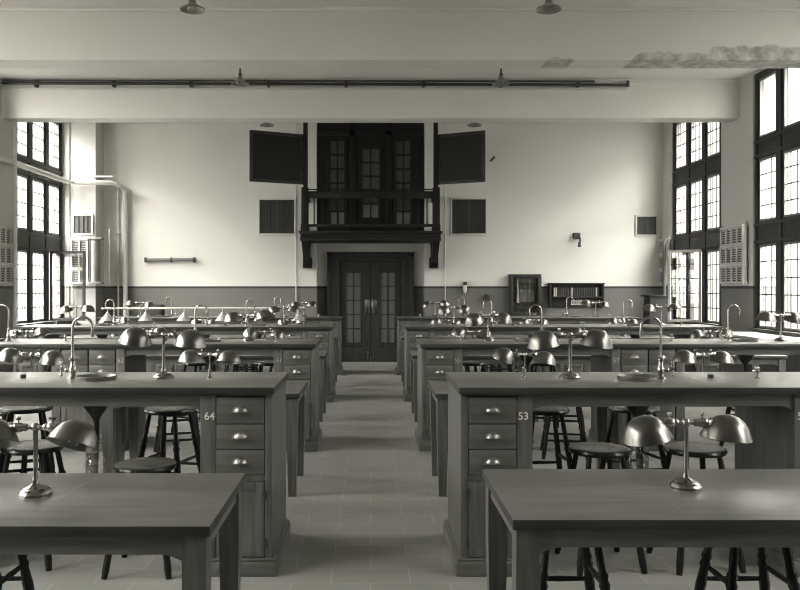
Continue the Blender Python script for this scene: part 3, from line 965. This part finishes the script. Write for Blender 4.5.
# ------------------------------------------------------------------ taps, sinks, gas cocks
tap_base = MB().lathe([(0, 0), (.028, 0), (.028, .006), (.016, .012), (.016, .03), (.020, .036), (.020, .06), (.013, .07), (.013, .10), (.018, .105), (.018, .115), (.008, .12), (0, .12)], 16).mesh('tap_base', 'nickel')
def neck_me(d):
    def fn():
        pts = [(0, 0, .10), (0, 0, .20), (0, 0, .29)]
        pts += arc((d * .056, 0, .29), .056, PI if d > 0 else 0, 0 if d > 0 else PI, 14)[1:]
        pts += [(d * .112, 0, .265)]
        m = MB().tube(pts, .0072, 10)
        m.cyl((d * .112, 0, .235), (d * .112, 0, .268), .009, .0105)
        return m.mesh('gooseneck', 'nickel')
    return cached(('neck', d), fn)
def valve_me(d):
    def fn():
        m = MB().tube([(0, 0, .05), (-d * .03, 0, .045), (-d * .06, 0, .055)], .009, 8)
        m.sphere((-d * .035, 0, .047), .014)
        m.cyl((-d * .065, 0, .02), (-d * .065, 0, .09), .005)
        m.sphere((-d * .065, 0, .02), .009); m.sphere((-d * .065, 0, .09), .009)
        m.cyl((-d * .065, -.03, .055), (-d * .065, .03, .055), .005)
        return m.mesh('valve', 'nickel')
    return cached(('valve', d), fn)
ring = [(.108, 0), (.112, .016), (.112, .021), (.106, .021), (.092, .006), (.088, .0)]
sink_rim = MB().shell(ring, 32).mesh('sink_rim', 'porcelain')
sink_bowl = MB().lathe([(0, .004), (.090, .006), (.090, .0), (0, -.0)], 32).mesh('sink_bowl', 'basin')
sink_trap = MB().lathe([(.10, -.05), (.095, -.10), (.055, -.17), (.02, -.22), (.012, -.24), (.012, -.36), (0, -.36)], 20).mesh('drain_funnel', 'basin')
jar_me = MB().lathe([(0, -.545), (.035, -.543), (.058, -.515), (.062, -.48), (.052, -.44), (.022, -.415), (.017, -.395), (.022, -.385), (0, -.385)], 22).mesh('trap_jar', 'jar')
for s in (-1, 1):
    for r in range(4):
        y = ROW0 + PITCH * r
        for q in (0, 1):
            if r == 0 and q == 1: continue
            f = (lambda u: u) if q == 0 else (lambda u: BL - u)
            half = 'aisle half' if q == 0 else 'window half'
            d = (-s if q == 0 else s)          # spout points to the aisle / to the window
            t = thing('water_tap', 'tall gooseneck water tap on the %s bench, %s side, %s' % (ROWW[r], SIDEW[s], half), 'tap', (XA[s] + s * f(U_TAP), y + .40, TOPZ), 0, 'gooseneck water taps')
            obj('tap_base', tap_base, t); obj('gooseneck', neck_me(d), t); obj('valve', valve_me(d), t)
            t = thing('cup_sink', 'round metal cup sink beside the tap on the %s bench, %s side, %s' % (ROWW[r], SIDEW[s], half), 'sink', (XA[s] + s * f(U_SINK - .02), y + .36, TOPZ), 0, 'round cup sinks')
            obj('sink_rim', sink_rim, t); obj('sink_bowl', sink_bowl, t)
            dr = obj('sink_drain', sink_trap, BENCH[(s, r)], (s * f(U_SINK - .02), .36, TOPZ))
            obj('trap_jar', jar_me, dr)['label'] = 'round glass trap jar'
gas_body = MB().lathe([(0, 0), (.016, 0), (.016, .006), (.008, .01), (.008, .03), (.012, .034), (.012, .046), (.006, .052), (0, .052)], 12).mesh('cock_body', 'brass')
gas_noz = MB().tube([(0, 0, .04), (-.03, -.01, .046), (-.05, -.015, .046)], .005, 8).mesh('nozzle', 'brass')
gas_key = MB().box(-.003, .003, -.018, .018, .05, .066, .002).mesh('key', 'brass')
peg = MB().lathe([(0, 0), (.016, 0), (.018, .012), (.014, .022), (0, .024)], 12).mesh('peg', 'iron')
for s in (-1, 1):
    for r in range(4):
        y = ROW0 + PITCH * r
        for u, w_ in ((.41, 'at the aisle end'), (1.73, 'midway towards the aisle'), (2.43, 'midway towards the windows'), (3.75, 'at the window end')):
            if r == 0 and u > (2.0 if s > 0 else 1.0): continue
            t = thing('gas_cock', 'small brass gas cock on the %s bench, %s side, %s' % (ROWW[r], SIDEW[s], w_), 'gas cock', (XA[s] + s * u, y + .40, TOPZ), random.uniform(-.4, .4), 'brass gas cocks')
            obj('cock_body', gas_body, t); obj('nozzle', gas_noz, t); obj('key', gas_key, t)
        one('bench_peg', peg, 'small dark peg set into the %s bench top, %s side, beyond the sink' % (ROWW[r], SIDEW[s]), 'peg', (XA[s] + s * 1.475, y + .42, TOPZ), 'dark bench pegs')

# rail of cone lamps on the third bench
yr = ROW0 + 2 * PITCH + .63
t = thing('lamp_rail', 'long pale rail of hanging cone shades standing on the third bench, wall-pipe side', 'lamp rail', (0, yr, TOPZ))
obj('rail', MB().tube([(-3.72, 0, .222), (-.9, 0, .230)], .013, 8).mesh('rail', 'cream'), t)
for x in (-3.35, -2.25, -1.2):
    obj('rail_post', MB().cyl((x, 0, 0), (x, 0, .222), .010).lathe([(.03, 0), (.03, .006), (.012, .012), (0, .012)], 14, Matrix.Translation((x, 0, 0))).mesh('rail_post', 'brass'), t)
cone_me = MB().shell([(.006, .118), (.020, .112), (.022, .095), (.040, .075), (.075, .030), (.100, .0), (.097, .0), (.072, .027), (.036, .070), (.006, .09)], 22).mesh('cone_shade', 'cone')
for x in (-3.64, -3.11, -2.58, -2.05, -1.52, -.99):
    c = obj('cone_shade', cone_me, t, (x, 0, .055))
    obj('cone_stem', MB().cyl((0, 0, .105), (0, 0, .17), .006).box(-.045, .045, -.012, .012, .165, .182, .004).mesh('cone_stem', 'cream'), c)

# wooden box on the rear bench
t = thing('wooden_box', 'plain wooden box on the rear bench below the rolled wall chart', 'box', (-3.88, ROW0 + 3 * PITCH + .61, TOPZ))
obj('box_body', MB().box(-.20, .20, -.10, .10, 0, .21, .005).mesh('box_body', 'dark_x'), t)
obj('box_front', MB().box(-.195, .195, -.115, -.10, .005, .205, .003).mesh('box_front', 'oak_x'), t)

# ------------------------------------------------------------------ stools
def stool_meshes(h):
    seat = MB().lathe([(0, h - .008), (.09, h - .006), (.142, h), (.161, h - .004), (.166, h - .016), (.159, h - .030), (.12, h - .036), (0, h - .036)], 32).mesh('seat', 'stool')
    prof = [(0, .015), (.08, .019), (.2, .018), (.30, .014), (.33, .020), (.36, .014), (.40, .019), (.55, .021), (.66, .017), (.69, .022), (.72, .016), (.75, .021), (.78, .015), (.9, .015), (1, .013)]
    legs = []; rf = .128 + .19 * h
    for k in range(4):
        a = PI / 4 + k * PI / 2
        p0 = Vector((rf * math.cos(a), rf * math.sin(a), 0)); p1 = Vector((.128 * math.cos(a), .128 * math.sin(a), h - .032))
        legs.append((p0, p1))
    leg_me = [MB().turned(p0, p1, prof).mesh('leg', 'stool') for p0, p1 in legs]
    st = []
    for k in range(4):
        for z in ((.16, .33) if k % 2 == 0 else (.20, .39)):
            a, b = legs[k], legs[(k + 1) % 4]
            f = z / (h - .032)
            st.append(MB().turned(a[0].lerp(a[1], f), b[0].lerp(b[1], f), [(0, .008), (.5, .012), (1, .008)], 8).mesh('stretcher', 'stool'))
    return seat, leg_me, st
ST = {h: stool_meshes(h) for h in (.72, .63, .60, .56)}
def stool(x, y, label, h=.72, rot=None):
    se, lg, sr = ST[h]
    t = thing('stool', label, 'stool', (x, y, 0), random.uniform(-.4, .4) if rot is None else rot, 'dark turned stools')
    obj('seat', se, t)
    for l in lg: obj('leg', l, t)
    for l in sr: obj('stretcher', l, t)
stool(-1.20, 4.22, 'dark round stool pulled up to the front bench, beside its drawers numbered 64', .56, .0)
stool(-1.86, 4.36, 'dark round stool under the front bench behind the frontmost lamp, wall-pipe side', .63)
stool(1.24, 4.29, 'dark round stool before the front bench, nearer to its drawers, glazed-case side', .63, .1)
stool(1.76, 4.30, 'dark round stool before the front bench behind the frontmost lamp, glazed-case side', .63, .1)
stool(-1.50, 3.04, 'dark low stool tucked under the frontmost low table, wall-pipe side', .60, 0)
stool(.75, 3.04, 'dark low stool tucked under the frontmost low table near its leg, glazed-case side', .60, 0)
stool(1.45, 3.04, 'dark low stool tucked under the frontmost low table beyond the lamp, glazed-case side', .60, 0)
for s in (-1, 1):
    for x, w_ in ((1.30 if s < 0 else 1.12, 'aisle'), (2.25 if s < 0 else 1.72, 'window')):
        stool(s * x, 5.12 + (.0 if w_ == 'aisle' else .05), 'dark turned stool standing behind the front bench, %s side, towards the %s' % (SIDEW[s], w_))
    for r in (1, 2):
        for x, w_ in ((1.12, 'first from the aisle'), (1.72, 'second from the aisle'), (3.40, 'third from the aisle'), (3.98, 'fourth from the aisle')):
            stool(s * x, ROW0 + PITCH * r - .12 + random.uniform(-.06, .03), 'dark turned stool before the %s bench, %s side, %s' % (ROWW[r], SIDEW[s], w_))
        for x, w_ in ((1.05, 'first from the aisle'), (1.80, 'second from the aisle')):
            stool(s * x, ROW0 + PITCH * r + 1.06, 'dark turned stool standing behind the %s bench, %s side, %s' % (ROWW[r], SIDEW[s], w_))

# ------------------------------------------------------------------ daylight
w = bpy.data.worlds.new('overcast_sky'); scene.world = w
w.use_nodes = True
nt = w.node_tree
bg = nt.nodes['Background']
tc = nt.nodes.new('ShaderNodeTexCoord')
sp = nt.nodes.new('ShaderNodeSeparateXYZ'); nt.links.new(tc.outputs['Generated'], sp.inputs[0])
# bright sky overhead, dimmer band of house fronts along the horizon, clearer towards -X and -Y
mr = nt.nodes.new('ShaderNodeMapRange')
mr.inputs['From Min'].default_value = -0.3; mr.inputs['From Max'].default_value = 1.0
nt.links.new(sp.outputs['Z'], mr.inputs['Value'])
rp = ramp(nt, mr.outputs[0], [(0.0, (0.13, 0.128, 0.123, 1)), (0.22, (0.15, 0.148, 0.142, 1)), (0.245, (0.25, 0.247, 0.238, 1)), (0.40, (0.30, 0.297, 0.285, 1)), (0.52, (0.55, 0.545, 0.523, 1)), (0.585, (1.9, 1.88, 1.81, 1)), (1.0, (2.2, 2.18, 2.09, 1))])
lean = math_node(nt, 'ADD', math_node(nt, 'MULTIPLY', sp.outputs['X'], -0.42), math_node(nt, 'MULTIPLY', sp.outputs['Y'], -0.50))
lean = math_node(nt, 'ADD', lean, 1.0)
nt.links.new(rp.outputs[0], bg.inputs['Color'])
st_ = math_node(nt, 'MULTIPLY', lean, 7.0)
nt.links.new(st_, bg.inputs['Strength'])

# ------------------------------------------------------------------ camera
cam = bpy.data.cameras.new('camera')
cam.sensor_width = 36.0; cam.lens = 36.0 * 791.0 / 800.0
cam.shift_x = (400 - 370.6) / 800.0
cam.shift_y = -(295 - 287.3) / 800.0
cam.clip_start = 0.05
co = bpy.data.objects.new('camera', cam); COL.objects.link(co)
co.location = (0, 0, EYE); co.rotation_euler = (PI / 2, 0, 0)
scene.camera = co

vs_ = scene.view_settings
vs_.view_transform = 'Standard'; vs_.look = 'None'; vs_.gamma = 1.0; vs_.use_curve_mapping = False
vs_.exposure = 2.72
cy = scene.cycles
cy.max_bounces = 10; cy.diffuse_bounces = 6; cy.glossy_bounces = 4; cy.transparent_max_bounces = 12
cy.caustics_reflective = False; cy.caustics_refractive = False
cy.use_denoising = True
cy.filter_width = 1.1
cy.sample_clamp_indirect = 8.0
